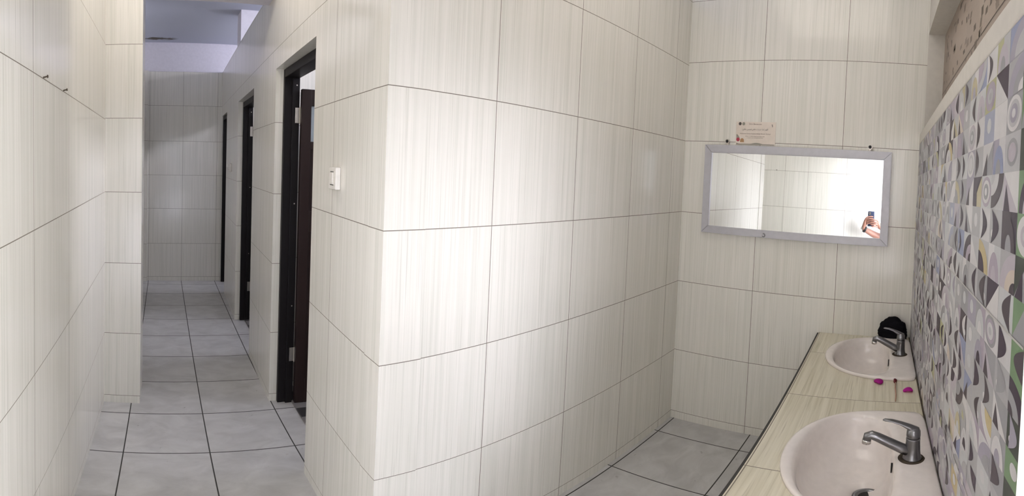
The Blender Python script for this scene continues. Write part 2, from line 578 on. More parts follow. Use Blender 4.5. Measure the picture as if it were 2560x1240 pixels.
def mosaic(name, plane_y, x0, x1, z0, z1, cw, ch, seed, palette=None, joints=(), green=None):
    """Printed geometric pattern laid out square by square: discs, rings, quarter rounds,
    wedges, leaves and bars, each a flat coloured shape on the tile face."""
    rnd = random.Random(seed)
    bm = bmesh.new()
    cl = bm.loops.layers.float_color.new('Col')

    def poly(pts, col, lay):
        pts = [(min(max(px, x0), x1), min(max(pz, z0), z1)) for px, pz in pts]
        vsx = [bm.verts.new((px, plane_y + 0.0002 * lay, pz)) for px, pz in pts]
        try:
            f = bm.faces.new(vsx)
        except ValueError:
            return
        for lp in f.loops:
            lp[cl] = (*col, 1)

    def arc(cx, cz, rx, rz, a0, a1, n=20):
        return [(cx + rx * math.cos(a0 + (a1 - a0) * k / n), cz + rz * math.sin(a0 + (a1 - a0) * k / n)) for k in range(n + 1)]

    def pick():
        r = rnd.random()
        if palette:
            return rnd.choice(palette)
        return rnd.choice(GREYS if r < 0.32 else LIGHT if r < 0.66 else LILAC if r < 0.84 else WARM if r < 0.90 else BLUE if r < 0.915 else DARK)
    nx, nz = math.ceil((x1 - x0) / cw), math.ceil((z1 - z0) / ch)
    for i in range(nx):
        for j in range(nz):
            a, b_ = x1 - (i + 1) * cw, z1 - (j + 1) * ch
            if a < x0 - cw * 0.95:
                continue
            base = pick()
            if green and a + cw < green:
                base = rnd.choice([(0.15, 0.24, 0.13), (0.18, 0.28, 0.16), (0.05, 0.06, 0.05)])
            if base in DARK and rnd.random() < 0.5:
                base = rnd.choice(GREYS)
            poly([(a, b_), (a + cw, b_), (a + cw, b_ + ch), (a, b_ + ch)], base, 1)
            P = lambda fx, fz: (a + cw * fx, b_ + ch * fz)
            k = rnd.random()
            fl_ = rnd.random() < 0.5
            q = rnd.randrange(4)
            cx, cz = a + cw * (q % 2), b_ + ch * (q // 2)
            sa = {0: 0, 1: PI / 2, 3: PI, 2: -PI / 2}[q]
            dk = palette[-1] if palette else rnd.choice(DARK)
            if k < 0.22:      # quarter rounds
                poly([(cx, cz)] + arc(cx, cz, cw * 0.98, ch * 0.98, sa, sa + PI / 2), pick(), 2)
                poly([(cx, cz)] + arc(cx, cz, cw * 0.62, ch * 0.62, sa, sa + PI / 2), pick(), 3)
                if rnd.random() < 0.5:
                    poly([(cx, cz)] + arc(cx, cz, cw * 0.3, ch * 0.3, sa, sa + PI / 2), pick(), 4)
            elif k < 0.32:    # rings
                for lay, rr in ((2, 0.47), (3, 0.36), (4, 0.25), (5, 0.12)):
                    if lay < 5 or rnd.random() < 0.6:
                        poly(arc(a + cw / 2, b_ + ch / 2, cw * rr, ch * rr, 0, 2 * PI, 28)[:-1], rnd.choice(GREYS + LIGHT + LILAC) if not palette else pick(), lay)
            elif k < 0.58:    # leaf / crescent in dark
                w1, w2 = rnd.uniform(0.4, 0.75), rnd.uniform(0.0, 0.2)
                L = [P(0.5 + (0.45 * math.sin(t * PI / 14) * w1 * 2 - 0.35) * (1 if fl_ else -1), t / 14) for t in range(15)]
                Rr = [P(0.5 + (0.45 * math.sin(t * PI / 14) * w2 * 2 - 0.35) * (1 if fl_ else -1), t / 14) for t in range(14, -1, -1)]
                poly(L + Rr[1:-1], dk if rnd.random() < 0.85 else pick(), 3)
                poly(arc(*P(0.75 if not fl_ else 0.25, 0.3), cw * 0.12, ch * 0.12, 0, 2 * PI, 16)[:-1], rnd.choice(LIGHT) if not palette else pick(), 2)
            elif k < 0.74:    # wedges
                poly([P(0, 0), P(1, 0), P(1 if fl_ else 0, 1)], pick(), 2)
                if rnd.random() < 0.85:
                    poly([P(0.5, 0), P(0.95, 0), P(0.8 if fl_ else 0.55, 0.7)], dk, 3)
            elif k < 0.86:    # half round standing on a bar
                poly([P(0, 0), P(0.5, 0), P(0.5, 1), P(0, 1)] if fl_ else [P(0.4, 0), P(1, 0), P(1, 1), P(0.4, 1)], pick(), 2)
                poly(arc(a + cw / 2, b_, cw * 0.42, ch * 0.8, 0, PI), pick(), 3)
                poly(arc(a + cw / 2, b_, cw * 0.2, ch * 0.42, 0, PI), pick(), 4)
            else:             # dot on plain ground
                poly(arc(*P(0.5, 0.55), cw * 0.2, ch * 0.24, 0, 2 * PI, 18)[:-1], rnd.choice(LIGHT) if not palette else pick(), 2)
    for z in joints:
        poly([(x0, z - 0.0016), (x1, z - 0.0016), (x1, z + 0.0016), (x0, z + 0.0016)], (0.52, 0.51, 0.49), 7)
    o = link(name, bm, M_mosaic, recalc=False)
    # faces look towards +y
    me = o.data
    bm2 = bmesh.new()
    bm2.from_mesh(me)
    for f in bm2.faces:
        if f.normal.y < 0:
            f.normal_flip()
    bm2.to_mesh(me)
    bm2.free()
    return o


CW = 0.078
struct(mosaic('wall_right_tiles', YG, XDOOR, XF, -0.80, ZT, CW, 0.0527, 4, joints=(-0.176, -0.57), green=0.60))
bm = bmesh.new()
cl = bm.loops.layers.float_color.new('Col')
rnd = random.Random(17)


def rquad(xa, xb, za, zb, col, lay, skew=0.0):
    f = bm.faces.new([bm.verts.new(p) for p in ((xa, YG - 0.11 + 0.0003 * lay, za), (xa + skew, YG - 0.11 + 0.0003 * lay, zb), (xb + skew, YG - 0.11 + 0.0003 * lay, zb), (xb, YG - 0.11 + 0.0003 * lay, za))])
    for lp in f.loops:
        lp[cl] = (*col, 1)


RB = [(0.36, 0.295, 0.245), (0.385, 0.315, 0.26), (0.34, 0.28, 0.23)]
for i in range(8):
    for j in range(3):
        xa, za = XDOOR + i * 0.245, ZS + j * 0.21
        rquad(xa, min(xa + 0.245, XF), za, min(za + 0.21, 0.83), rnd.choice(RB), 1)
for k in range(150):
    xa, za = rnd.uniform(XDOOR + 0.02, XF - 0.06), rnd.uniform(ZS + 0.01, 0.80)
    dx, dz = rnd.uniform(0.012, 0.05), rnd.uniform(0.012, 0.034)
    rquad(xa, xa + dx, za, min(za + dz, 0.828), rnd.choice([(0.11, 0.085, 0.065), (0.16, 0.125, 0.10), (0.22, 0.175, 0.14)]), 2, rnd.uniform(-0.012, 0.012))
rquad(XDOOR, XF, 0.506, 0.511, (0.10, 0.08, 0.065), 3)
struct(link('wall_recess_tiles', bm, M_mosaic, recalc=False))

# ground outside the doorway
bm = bmesh.new()
box(bm, -6, 6, -9, -0.326, ZF - 0.12, ZF - 0.02)
struct(link('floor_outside', bm, M_concrete))
bm = bmesh.new()
box(bm, -4, -0.75, -2.35, -2.2, ZF - 0.02, -0.42)  # unseen low wall, added to dim the daylight low on the middle wall
struct(link('added_shade_wall', bm, M_concrete))

portal('doorway_daylight_portal', (0.1, -0.33, -0.45), (PI / 2, 0, 0), 0.87, 1.95)
for a, b_ in WIN:
    portal('window_daylight_portal', (XF + 0.165, (a + b_) / 2, 1.15), (PI / 2, 0, PI / 2), b_ - a, 0.36)

# ------------------------------------------------------------------ added fill lamps over the wash area and corridor (out of view)
ml, tl, bl = new_mat('fill_lamp_glow')
bl.inputs['Emission Color'].default_value = (1.0, 0.91, 0.79, 1)
bl.inputs['Emission Strength'].default_value = FILL_LAMP


def make_fill_lamp(x, y, k, label):
    lamp = empty('added_fill_lamp', (x, y, ZC))
    lamp.scale = (k, k, 1)
    tag(lamp, label, 'lamp', 'added fill lamps')
    bm = bmesh.new()
    lathe(bm, [(0.15, -0.0005), (0.15, -0.03), (0.14, -0.034)], 0, 0, 40)
    link('fill_lamp_base', bm, M_white, lamp, smooth=False)
    bm = bmesh.new()
    lathe(bm, [(0.135, -0.034), (0.128, -0.05), (0.09, -0.066), (0.04, -0.073), (0.002, -0.074)], 0, 0, 40)
    link('fill_lamp_diffuser', bm, ml, lamp, smooth=True)


panel = empty('added_fill_panel', (1.28, 0.46, ZC))  # added panel, lifts the back wall, patterned wall and counter
tag(panel, 'added unseen fill light panel on the ceiling over the wash counter', 'lamp')
bm = bmesh.new()
for bx in ((-0.63, 0.63, -0.46, -0.43), (-0.63, 0.63, 0.43, 0.46), (-0.63, -0.60, -0.43, 0.43), (0.60, 0.63, -0.43, 0.43)):
    box(bm, *bx, -0.03, -0.0005)
link('fill_panel_frame', bm, M_white, panel)
mp_, tp_, bp_ = new_mat('fill_panel_glow')
bp_.inputs['Emission Color'].default_value = (1.0, 0.93, 0.83, 1)
bp_.inputs['Emission Strength'].default_value = FILL_PANEL
bm = bmesh.new()
box(bm, -0.60, 0.60, -0.43, 0.43, -0.022, -0.008)
link('fill_panel_diffuser', bm, mp_, panel)
make_fill_lamp(0.12, 2.05, 1.0, 'added unseen round fill lamp over the corridor mouth before the pier')  # added lamp, brightens the left wall and pier
# unseen beam added between pier and partition to keep the lamp off the end wall
bm = bmesh.new()
box(bm, XA, XD0 + 0.05, YB + 0.001, YB + 0.25, 0.97, ZC)
struct(link('added_lamp_block_beam', bm, M_plaster))

# ------------------------------------------------------------------ stall doors
def make_door(i, y0, y1, leaf_w, x0=0.045):
    """Door set in the partition: black frame behind a tiled reveal, leaf swung open into the stall."""
    root = empty('door_%d' % (i + 1), (xd(y1), y1, ZF))
    struct(root)
    H = DTOP - ZF
    L = y1 - y0
    fd, ft = 0.088, 0.045
    bm = bmesh.new()
    box(bm, x0, x0 + fd, -0.03, -0.001, 0, H - 0.002, bevel=0.003)
    box(bm, x0 + 0.045, x0 + fd, -ft, -0.03, 0, H - 0.03, bevel=0.002)
    box(bm, x0, x0 + fd, -L + 0.001, -L + 0.03, 0, H - 0.002, bevel=0.003)
    box(bm, x0, x0 + fd, -L + 0.03, -0.03, H - 0.05, H - 0.002, bevel=0.003)
    link('door_frame', bm, M_black, root)
    # leaf, open along +x at the far jamb
    lx0 = x0 + fd + 0.004
    lt, z0, z1 = 0.036, 0.015, H - 0.115
    yb = -ft - 0.002
    ang_ = math.radians(3)
    leaf = bpy.data.objects.new('door_leaf', None)
    bm = bmesh.new()
    st = 0.058
    box(bm, 0, st, -lt, 0, z0, z1, bevel=0.002)
    box(bm, leaf_w - st, leaf_w, -lt, 0, z0, z1, bevel=0.002)
    for a, b_ in ((z0, z0 + 0.16), (1.05, 1.16), (1.50, 1.54), (z1 - 0.09, z1)):
        box(bm, st, leaf_w - st, -lt, 0, a, b_, bevel=0.002)
    box(bm, st, leaf_w - st, -lt * 0.72, -lt * 0.28, z0 + 0.15, 1.51)
    leaf = link('door_leaf', bm, M_brown, root)
    leaf.location = (lx0, yb, 0)
    leaf.rotation_euler = (0, 0, -ang_)
    bm = bmesh.new()
    box(bm, st, leaf_w - st, -lt * 0.62, -lt * 0.38, 1.535, z1 - 0.085)
    link('glass_pane', bm, M_frost, leaf)
    for hz in (0.28, 1.64):
        bm = bmesh.new()
        box(bm, lx0 - 0.03, lx0 - 0.002, -ft - 0.004, -ft - 0.0005, hz, hz + 0.085, bevel=0.001)
        tube(bm, [(lx0 - 0.001, -ft - 0.005, hz - 0.003), (lx0 - 0.001, -ft - 0.005, hz + 0.088)], [0.005, 0.005], 10)
        for q in (0.015, 0.042, 0.07):
            tube(bm, [(lx0 - 0.017, -ft - 0.0035, hz + q), (lx0 - 0.017, -ft - 0.0055, hz + q)], [0.003, 0.003], 8)
        h = link('hinge', bm, M_steel, root)
    # pale specks where plugs fill the screw holes
    for q in (0.3, 0.62, 1.2, 1.85):
        bm = bmesh.new()
        tube(bm, [(x0 + 0.07, -ft - 0.0005, q), (x0 + 0.07, -ft + 0.001, q)], [0.004, 0.004], 10)
        link('screw_plug', bm, M_steel, root)
    bm = bmesh.new()
    box(bm, 0.05, 0.135, -L + 0.03, -0.03, 0, 0.004)
    return root


for i, (a, b_) in enumerate(DOORS):
    make_door(i, a, b_, [0.62, 0.66, 0.36][i], [0.045, 0.045, 0.012][i])

# ------------------------------------------------------------------ light switches
def make_switch(name_y, z, label, wy=0.075, hz=0.075):
    x = xd(name_y)
    root = empty('light_switch', (x, name_y, z))
    root.rotation_euler = (0, 0, -ang)
    bm = bmesh.new()
    box(bm, -0.02, -0.0005, -wy / 2, wy / 2, -hz / 2, hz / 2, bevel=0.003)
    link('switch_box', bm, M_white, root)
    bm = bmesh.new()
    box(bm, -0.024, -0.0185, -0.012, 0.012, -0.02, 0.02, bevel=0.002)
    link('rocker', bm, M_white, root)
    bm = bmesh.new()
    box(bm, -0.0212, -0.019, -0.016, 0.016, 0.021, 0.0232)
    link('rocker_gap', bm, M_dark, root)
    bm = bmesh.new()
    box(bm, -0.0212, -0.019, -0.016, 0.016, -0.0232, -0.021)
    link('rocker_gap', bm, M_dark, root)
    tag(root, label, 'switch', 'wall switches along the partition')


make_switch(1.545, -0.05, 'white square light switch on the tiles between the nearest doorway and the corner')
make_switch(4.66, -0.065, 'small white light switch between the two farthest doorways, seen edge on')

# ------------------------------------------------------------------ nails in the left wall
for yy, lab in ((1.256, 'rusty nail in the left wall tile joint, nearer one'), (1.515, 'rusty nail in the left wall tile joint, nearer the pier')):
    bm = bmesh.new()
    tube(bm, [(XA - 0.004, yy, 0.218), (XA + 0.012, yy, 0.221)], [0.0022, 0.0022], 8)
    tube(bm, [(XA + 0.012, yy, 0.221), (XA + 0.0145, yy, 0.221)], [0.005, 0.004], 10)
    tag(link('nail', bm, M_grime), lab, 'nail', 'nails in the left wall')

# ------------------------------------------------------------------ mirror
XM = XF - 0.004
my0, my1, mz0, mz1 = -0.030, 1.012, -0.274, 0.197
root = empty('wall_mirror', (XM, (my0 + my1) / 2, mz0))
tag(root, 'wide mirror in a silver grey frame hanging on the tiled back wall', 'mirror')
M_hill_ = simple('dark_grey_print', (0.12, 0.12, 0.12), 0.6)
hw, hh, fwid, fdp = (my1 - my0) / 2, mz1 - mz0, 0.042, 0.024


def frame_bar(bm, pts, d0, d1):
    """Mitred bar: pts = 4 corners (y, z) of the face."""
    lo = [bm.verts.new((d0, y, z)) for y, z in pts]
    hi = [bm.verts.new((d1, y, z)) for y, z in pts]
    bm.faces.new(lo)
    bm.faces.new(hi[::-1])
    for k in range(4):
        bm.faces.new((lo[k], lo[(k + 1) % 4], hi[(k + 1) % 4], hi[k]))


o4 = [(-hw, 0), (hw, 0), (hw, hh), (-hw, hh)]
i4 = [(-hw + fwid, fwid * 0.92), (hw - fwid, fwid * 0.92), (hw - fwid, hh - fwid), (-hw + fwid, hh - fwid)]
g = 0.0007
for k in range(4):
    a, b_ = o4[k], o4[(k + 1) % 4]
    c_, d_ = i4[(k + 1) % 4], i4[k]
    sh = Vector((b_[0] - a[0], b_[1] - a[1])).normalized() * g
    bm = bmesh.new()
    frame_bar(bm, [(a[0] + sh.x, a[1] + sh.y), (b_[0] - sh.x, b_[1] - sh.y), (c_[0] - sh.x, c_[1] - sh.y), (d_[0] + sh.x, d_[1] + sh.y)], -fdp, 0)
    es = [e for e in bm.edges if all(v_.co.x < -fdp + 1e-5 for v_ in e.verts)]
    bmesh.ops.bevel(bm, geom=es, offset=0.0025, segments=2, affect='EDGES')
    link('frame_bar', bm, M_silver, root)
TILT = math.radians(0.55)
bm = bmesh.new()
zc_ = hh / 2
for sgn in (0,):
    y_a, y_b, z_a, z_b = -hw + fwid - 0.004, hw - fwid + 0.004, fwid * 0.92 - 0.004, hh - fwid + 0.004
    fx_ = lambda z: -0.012 + (z - zc_) * math.tan(TILT)
    v8 = [bm.verts.new((fx_(z) + t_, y, z)) for t_ in (0, 0.004) for y, z in ((y_a, z_a), (y_b, z_a), (y_b, z_b), (y_a, z_b))]
    for f in ((0, 1, 2, 3), (7, 6, 5, 4), (0, 4, 5, 1), (1, 5, 6, 2), (2, 6, 7, 3), (3, 7, 4, 0)):
        bm.faces.new([v8[q] for q in f])
link('mirror_glass', bm, M_mirror, root)
for yy in (0.885, 0.088):
    bm = bmesh.new()
    yl = yy - (my0 + my1) / 2
    lug = [(-0.006, yl, hh - 0.004), (-0.006, yl, hh + 0.02)]
    tube(bm, lug, [0.009, 0.009], 14, squash=[(0.35, 1), (0.35, 1)])
    tube(bm, [(-0.011, yl, hh + 0.02), (0.002, yl, hh + 0.02)], [0.013, 0.013], 20)
    h = link('hanging_lug', bm, M_steel, root)
    bm = bmesh.new()
    tube(bm, [(-0.0145, yl, hh + 0.021), (-0.010, yl, hh + 0.021)], [0.007, 0.009], 16)
    link('screw_head', bm, M_dark, h)
bm = bmesh.new()
tube(bm, [(-fdp - 0.003, 0.641 - (my0 + my1) / 2, 0.014), (-fdp + 0.001, 0.641 - (my0 + my1) / 2, 0.014)], [0.011, 0.013], 20)
bd_ = link('round_badge', bm, M_silver, root)
bm = bmesh.new()
tube(bm, [(-fdp - 0.0042, 0.641 - (my0 + my1) / 2 + 0.008 * math.cos(t_ / 10 * 4.4 + 1.2), 0.014 + 0.008 * math.sin(t_ / 10 * 4.4 + 1.2)) for t_ in range(11)], [0.0016] * 11, 8)
link('badge_mark', bm, M_hill_, bd_)

# ------------------------------------------------------------------ prayer card over the mirror
PX = XF - 0.003
cy0, cy1, cz0, cz1 = 0.838, 0.609, 0.204, 0.325      # cy0 = left edge as seen
root = empty('prayer_card', (PX, (cy0 + cy1) / 2, cz0))
tag(root, 'pale printed prayer card standing on the mirror frame against the tiles', 'sign')
WCD, HCD = cy0 - cy1, cz1 - cz0
M_card = simple('cream_card', (0.74, 0.66, 0.58), 0.5)
M_ink = simple('dark_print', (0.10, 0.085, 0.08), 0.6)
M_ink2 = simple('brown_print', (0.22, 0.15, 0.12), 0.6)
M_cred = simple('red_print', (0.45, 0.05, 0.09), 0.6)
M_cor = simple('ochre_print', (0.42, 0.24, 0.12), 0.6)
M_hill = simple('grey_green_print', (0.30, 0.29, 0.24), 0.6)
bm = bmesh.new()
box(bm, -0.0012, 0.0012, -WCD / 2, WCD / 2, 0, HCD)
link('card_sheet', bm, M_card, root)


def shape_on_card(name, pts, mat, lay):
    """pts: (s, z) with s measured from the left edge as seen."""
    bm = bmesh.new()
    f0 = [bm.verts.new((-0.0012 - 0.0002 * lay, WCD / 2 - s_, z)) for s_, z in pts]
    bm.faces.new(f0)
    for f in bm.faces:
        f.normal_update()
        if f.normal.x > 0:
            f.normal_flip()
    return link(name, bm, mat, root, recalc=False)


def disc_pts(s_, z, r, n=24, rz=None):
    return [(s_ + r * math.cos(2 * PI * k / n), z + (rz or r) * math.sin(2 * PI * k / n)) for k in range(n)]


shape_on_card('round_emblem', disc_pts(0.022, HCD - 0.011, 0.0085), M_ink, 1)
shape_on_card('round_emblem', disc_pts(0.043, HCD - 0.011, 0.0085), M_hill, 1)
shape_on_card('corner_mark', [(WCD - 0.025, HCD - 0.014), (WCD - 0.019, HCD - 0.012), (WCD - 0.017, HCD - 0.025), (WCD - 0.021, HCD - 0.026), (WCD - 0.021, HCD - 0.018)], M_ink, 1)
hill = [(0.004, 0.001), (0.004, 0.009)] + [(0.004 + 0.22 * t / 40, 0.0045 + 0.0055 * max(0, math.sin(t / 40 * 3.2 * PI + 2.4))) for t in range(1, 41)] + [(0.224, 0.001)]
shape_on_card('printed_hills', hill, M_hill, 1)
shape_on_card('printed_tree', [(0.004, 0.028), (0.003, 0.053)] + [(0.007 + 0.016 * math.sin(t / 10 * PI / 2), 0.054 - 0.022 * t / 10) for t in range(11)] + [(0.022, 0.024)], M_hill, 1)
shape_on_card('printed_figure', disc_pts(0.014, 0.026, 0.0105, rz=0.010), M_cred, 2)
shape_on_card('printed_figure', [(0.026, 0.012), (0.027, 0.022)] + [(0.038 + 0.011 * math.cos(PI - t * PI / 10), 0.022 + 0.011 * math.sin(t * PI / 10)) for t in range(11)] + [(0.050, 0.012)], M_cor, 2)


def text_on_card(name, body, s_, z, size, width, mat):
    cu = bpy.data.curves.new(name, 'FONT')
    cu.body = body
    cu.align_x = 'CENTER'
    cu.align_y = 'CENTER'
    cu.size = size
    cu.extrude = 0.0001
    tmp = bpy.data.objects.new(name, cu)
    C.objects.link(tmp)
    bpy.context.view_layer.update()
    me = bpy.data.meshes.new_from_object(tmp.evaluated_get(bpy.context.evaluated_depsgraph_get()))
    C.objects.unlink(tmp)
    bpy.data.objects.remove(tmp)
    if not me.vertices:
        return
    xs = [v_.co.x for v_ in me.vertices]
    k = width / max(1e-6, max(xs) - min(xs))
    xm = (max(xs) + min(xs)) / 2
    for v_ in me.vertices:
        X, Y, Z = v_.co
        v_.co = (-0.0016 - Z, WCD / 2 - s_ - (X - xm) * k, z + Y * min(k, 1.25))
    me.materials.clear()
    me.materials.append(mat)
    o = bpy.data.objects.new(name, me)
    o.parent = root
    C.objects.link(o)


def ar(tx):
    """Joined (presentation) letter forms, laid out right to left."""
    F = {'ا': ('\uFE8D', '\uFE8E', None, None), 'ل': ('\uFEDD', '\uFEDE', '\uFEDF', '\uFEE0'), 'ه': ('\uFEE9', '\uFEEA', '\uFEEB', '\uFEEC'),
         'م': ('\uFEE1', '\uFEE2', '\uFEE3', '\uFEE4'), 'ك': ('\uFED9', '\uFEDA', '\uFEDB', '\uFEDC'), 'ح': ('\uFEA1', '\uFEA2', '\uFEA3', '\uFEA4'),
         'س': ('\uFEB1', '\uFEB2', '\uFEB3', '\uFEB4'), 'ن': ('\uFEE5', '\uFEE6', '\uFEE7', '\uFEE8'), 'ت': ('\uFE95', '\uFE96', '\uFE97', '\uFE98'),
         'خ': ('\uFEA5', '\uFEA6', '\uFEA7', '\uFEA8'), 'ق': ('\uFED5', '\uFED6', '\uFED7', '\uFED8'), 'ف': ('\uFED1', '\uFED2', '\uFED3', '\uFED4'),
         'ي': ('\uFEF1', '\uFEF2', '\uFEF3', '\uFEF4')}
    words = []
    for wd_ in tx.split(' '):
        r = ''
        for i_, ch in enumerate(wd_):
            iso, fin, ini, med = F[ch]
            prev = i_ > 0 and F[wd_[i_ - 1]][2] is not None
            nxt = i_ < len(wd_) - 1 and ini is not None
            r += med if prev and nxt else fin if prev else ini if nxt else iso
        words.append(r[::-1])
    return ' '.join(words[::-1])


text_on_card('card_title', "Do'a Bercermin", 0.112, HCD - 0.012, 0.011, 0.072, M_ink2)
text_on_card('card_arabic_line', ar('اللهم كما حسنت خلقي فحسن خلقي'), 0.112, HCD - 0.040, 0.017, 0.148, M_ink)
text_on_card('card_text_line', 'Allahumma kamaa hassanta khalqii fahassin khuluqii', 0.112, HCD - 0.063, 0.0075, 0.178, M_ink2)
text_on_card('card_text_line', 'Artinya : Ya Allah sebagaimana Engkau telah', 0.112, HCD - 0.077, 0.006, 0.112, M_ink2)
text_on_card('card_text_line', 'membaguskan rupaku maka baguskanlah akhlakku', 0.112, HCD - 0.085, 0.006, 0.096, M_ink2)

# ------------------------------------------------------------------ wash counter and basins
KX0, KY1 = 0.60, 0.311
SINKS = [(1.227, 1.0), (2.128, 0.88)]


def outline(hw_, yb, yf, cr, n=64):
    """D-shaped loop: straight back at yb with rounded corners of radius cr, elliptical front reaching yf."""
    pts = []
    ym = yb + 0.115        # where the ellipse takes over
    for k in range(n):
        t = 2 * PI * k / n
        cx_, sy_ = math.cos(t), math.sin(t)
        if sy_ >= 0:
            pts.append((hw_ * math.copysign(abs(cx_) ** 0.95, cx_), ym + (yf - ym) * abs(sy_) ** 0.95))
        else:
            e = 0.2 if cr < 0.04 else 0.6
            pts.append((hw_ * math.copysign(abs(cx_) ** e, cx_), ym + (ym - yb) * -abs(sy_) ** e))
    return pts


def make_basin(label):
    root = empty('wash_basin')
    bm = bmesh.new()
    O = outline(0.317, -0.172, 0.232, 0.03)
    I = outline(0.272, -0.066, 0.196, 0.08)
    n = len(O)
    mixp = lambda f: [(o_[0] + (i_[0] - o_[0]) * f, o_[1] + (i_[1] - o_[1]) * f) for o_, i_ in zip(O, I)]
    cen = (0.0, 0.012)
    shr = lambda f: [(cen[0] + (i_[0] - cen[0]) * f, cen[1] + (i_[1] - cen[1]) * f) for i_ in I]
    levels = [(O, 0.0005), (O, 0.007), (mixp(0.05), 0.0115), (mixp(0.25), 0.0135), (mixp(0.8), 0.0125), (mixp(0.97), 0.009), (shr(0.975), 0.0),
              (shr(0.955), -0.025), (shr(0.92), -0.055), (shr(0.85), -0.085), (shr(0.74), -0.108), (shr(0.58), -0.122), (shr(0.38), -0.130), (shr(0.16), -0.134)]
    inner_end = len(levels)
    levels += [(shr(0.14), -0.150), (shr(0.45), -0.145), (shr(0.72), -0.130), (shr(0.9), -0.10), (shr(1.0), -0.05), (mixp(0.55), -0.02), (mixp(0.2), 0.0005)]
    rings = [[bm.verts.new((px, py, z)) for px, py in L] for L, z in levels]
    for r0, r1 in zip(rings, rings[1:] + rings[:1]):
        for k in range(n):
            bm.faces.new((r0[k], r0[(k + 1) % n], r1[(k + 1) % n], r1[k]))
    b_ = link('basin_bowl', bm, M_ceramic, root, smooth=True)
    bm = bmesh.new()
    lathe(bm, [(0.001, -0.138), (0.026, -0.137), (0.029, -0.131), (0.038, -0.128), (0.043, -0.131), (0.043, -0.15)], 0, -0.004, 28)
    link('drain_ring', bm, M_chrome, root, smooth=True)
    bm = bmesh.new()
    lathe(bm, [(0.0275, -0.1335), (0.001, -0.1325)], 0, -0.004, 24)
    link('drain_hole', bm, M_dark, root)
    bm = bmesh.new()
    tube(bm, [(0.0, -0.067, -0.024), (0.0, -0.0585, -0.024)], [0.017, 0.017], 18, squash=[(0.6, 1), (0.6, 1)])
    link('overflow_slot', bm, M_dark, root)
    tag(root, label, 'sink', 'basins set in the counter')
    return root


def make_faucet(label):
    root = empty('faucet')
    bm = bmesh.new()
    lathe(bm, [(0.026, 0.0), (0.026, 0.005), (0.0225, 0.012), (0.0205, 0.03), (0.019, 0.062), (0.0195, 0.064), (0.0195, 0.067), (0.0185, 0.069)], 0, 0, 28)
    link('faucet_body', bm, M_chrome, root, smooth=True)
    bm = bmesh.new()
    tube(bm, [(0, 0.002, 0.022), (0, 0.03, 0.034), (0, 0.065, 0.052), (0, 0.095, 0.067), (0, 0.111, 0.073), (0, 0.121, 0.069), (0, 0.123, 0.057)],
         [0.017, 0.0155, 0.0145, 0.0135, 0.013, 0.0125, 0.0115], 18)
    link('spout', bm, M_chrome, root, smooth=True)
    bm = bmesh.new()
    lathe(bm, [(0.0115, 0.058), (0.0125, 0.056), (0.0125, 0.046), (0.010, 0.0455)], 0, 0.1232, 22)
    link('aerator', bm, simple('bright_chrome', (0.75, 0.74, 0.72), 0.12, 1.0), root, smooth=True)
    bm = bmesh.new()
    lathe(bm, [(0.0185, 0.0695), (0.0195, 0.078), (0.0185, 0.092), (0.013, 0.101), (0.004, 0.104)], 0, 0, 24)
    tube(bm, [(0, -0.008, 0.090), (0, 0.012, 0.103), (0, 0.035, 0.114), (0, 0.058, 0.121), (0, 0.078, 0.123), (0, 0.084, 0.1225)],
         [0.014, 0.0125, 0.010, 0.009, 0.008, 0.003], 16, squash=[(1.0, 0.9), (1, 0.7), (1, 0.5), (1, 0.42), (1, 0.4), (1, 0.4)])
    link('lever_handle', bm, M_chrome, root, smooth=True)
    # grime ring round the foot
    bm = bmesh.new()
    lathe(bm, [(0.038, 0.0), (0.033, 0.0012), (0.025, 0.0018)], 0, 0, 28)
    link('grime_ring', bm, M_grime, root)
    tag(root, label, 'faucet', 'faucets on the basins')
    return root


def copy_tree(o, parent=None):
    c_ = o.copy()
    C.objects.link(c_)
    if parent is not None:
        c_.parent = parent
    for ch in list(o.children):
        copy_tree(ch, c_)
    return c_


counter = empty('wash_counter', (0, 0, 0))
tag(counter, 'long wash counter clad in cream tiles along the patterned wall', 'counter')
top = slab_wall('countertop', (0, 0, ZK), (1, 0, 0), (0, 0, 1), 0.055, KX0, XF - 0.001, YG + 0.001, KY1, [0.70, 1.118, 1.64, 2.131], [KY1 - 0.005],
                mats=[M_ctile, M_grout, M_fgrout], seed=21, v=(0, 1, 0), gap=0.003, parent=counter, zone=None)
# streaks run along the counter: swap the UV axes
uvd = top.data.uv_layers[0].data
for d_ in uvd:
    d_.uv = (d_.uv[1], d_.uv[0])
# cut the two openings
for sx, kx in SINKS:
    bm = bmesh.new()
    O = outline(0.294, -0.11, 0.212, 0.05)
    lo = [bm.verts.new((sx + px * kx, py, ZK - 0.2)) for px, py in O]
    hi = [bm.verts.new((sx + px * kx, py, ZK + 0.2)) for px, py in O]
    bm.faces.new(lo[::-1])
    bm.faces.new(hi)
    for k in range(len(O)):
        bm.faces.new((lo[k], lo[(k + 1) % len(O)], hi[(k + 1) % len(O)], hi[k]))
    cut = link('cutter', bm, M_ctile)
    md = top.modifiers.new('hole', 'BOOLEAN')
    md.operation = 'DIFFERENCE'
    md.solver = 'EXACT'
    md.object = cut
    bpy.context.view_layer.update()
    me = bpy.data.meshes.new_from_object(top.evaluated_get(bpy.context.evaluated_depsgraph_get()))
    top.modifiers.clear()
    old = top.data
    top.data = me
    bpy.data.meshes.remove(old)
    cm = cut.data
    bpy.data.objects.remove(cut)
    bpy.data.meshes.remove(cm)
bm = bmesh.new()
box(bm, KX0 - 0.001, XF - 0.002, KY1, KY1 + 0.009, ZK - 0.055, ZK - 0.003)
link('edge_trim', bm, M_fgrout, counter)
bm = bmesh.new()
box(bm, KX0, XF - 0.002, YG + 0.0022, YG + 0.0065, ZK + 0.0002, ZK + 0.004)
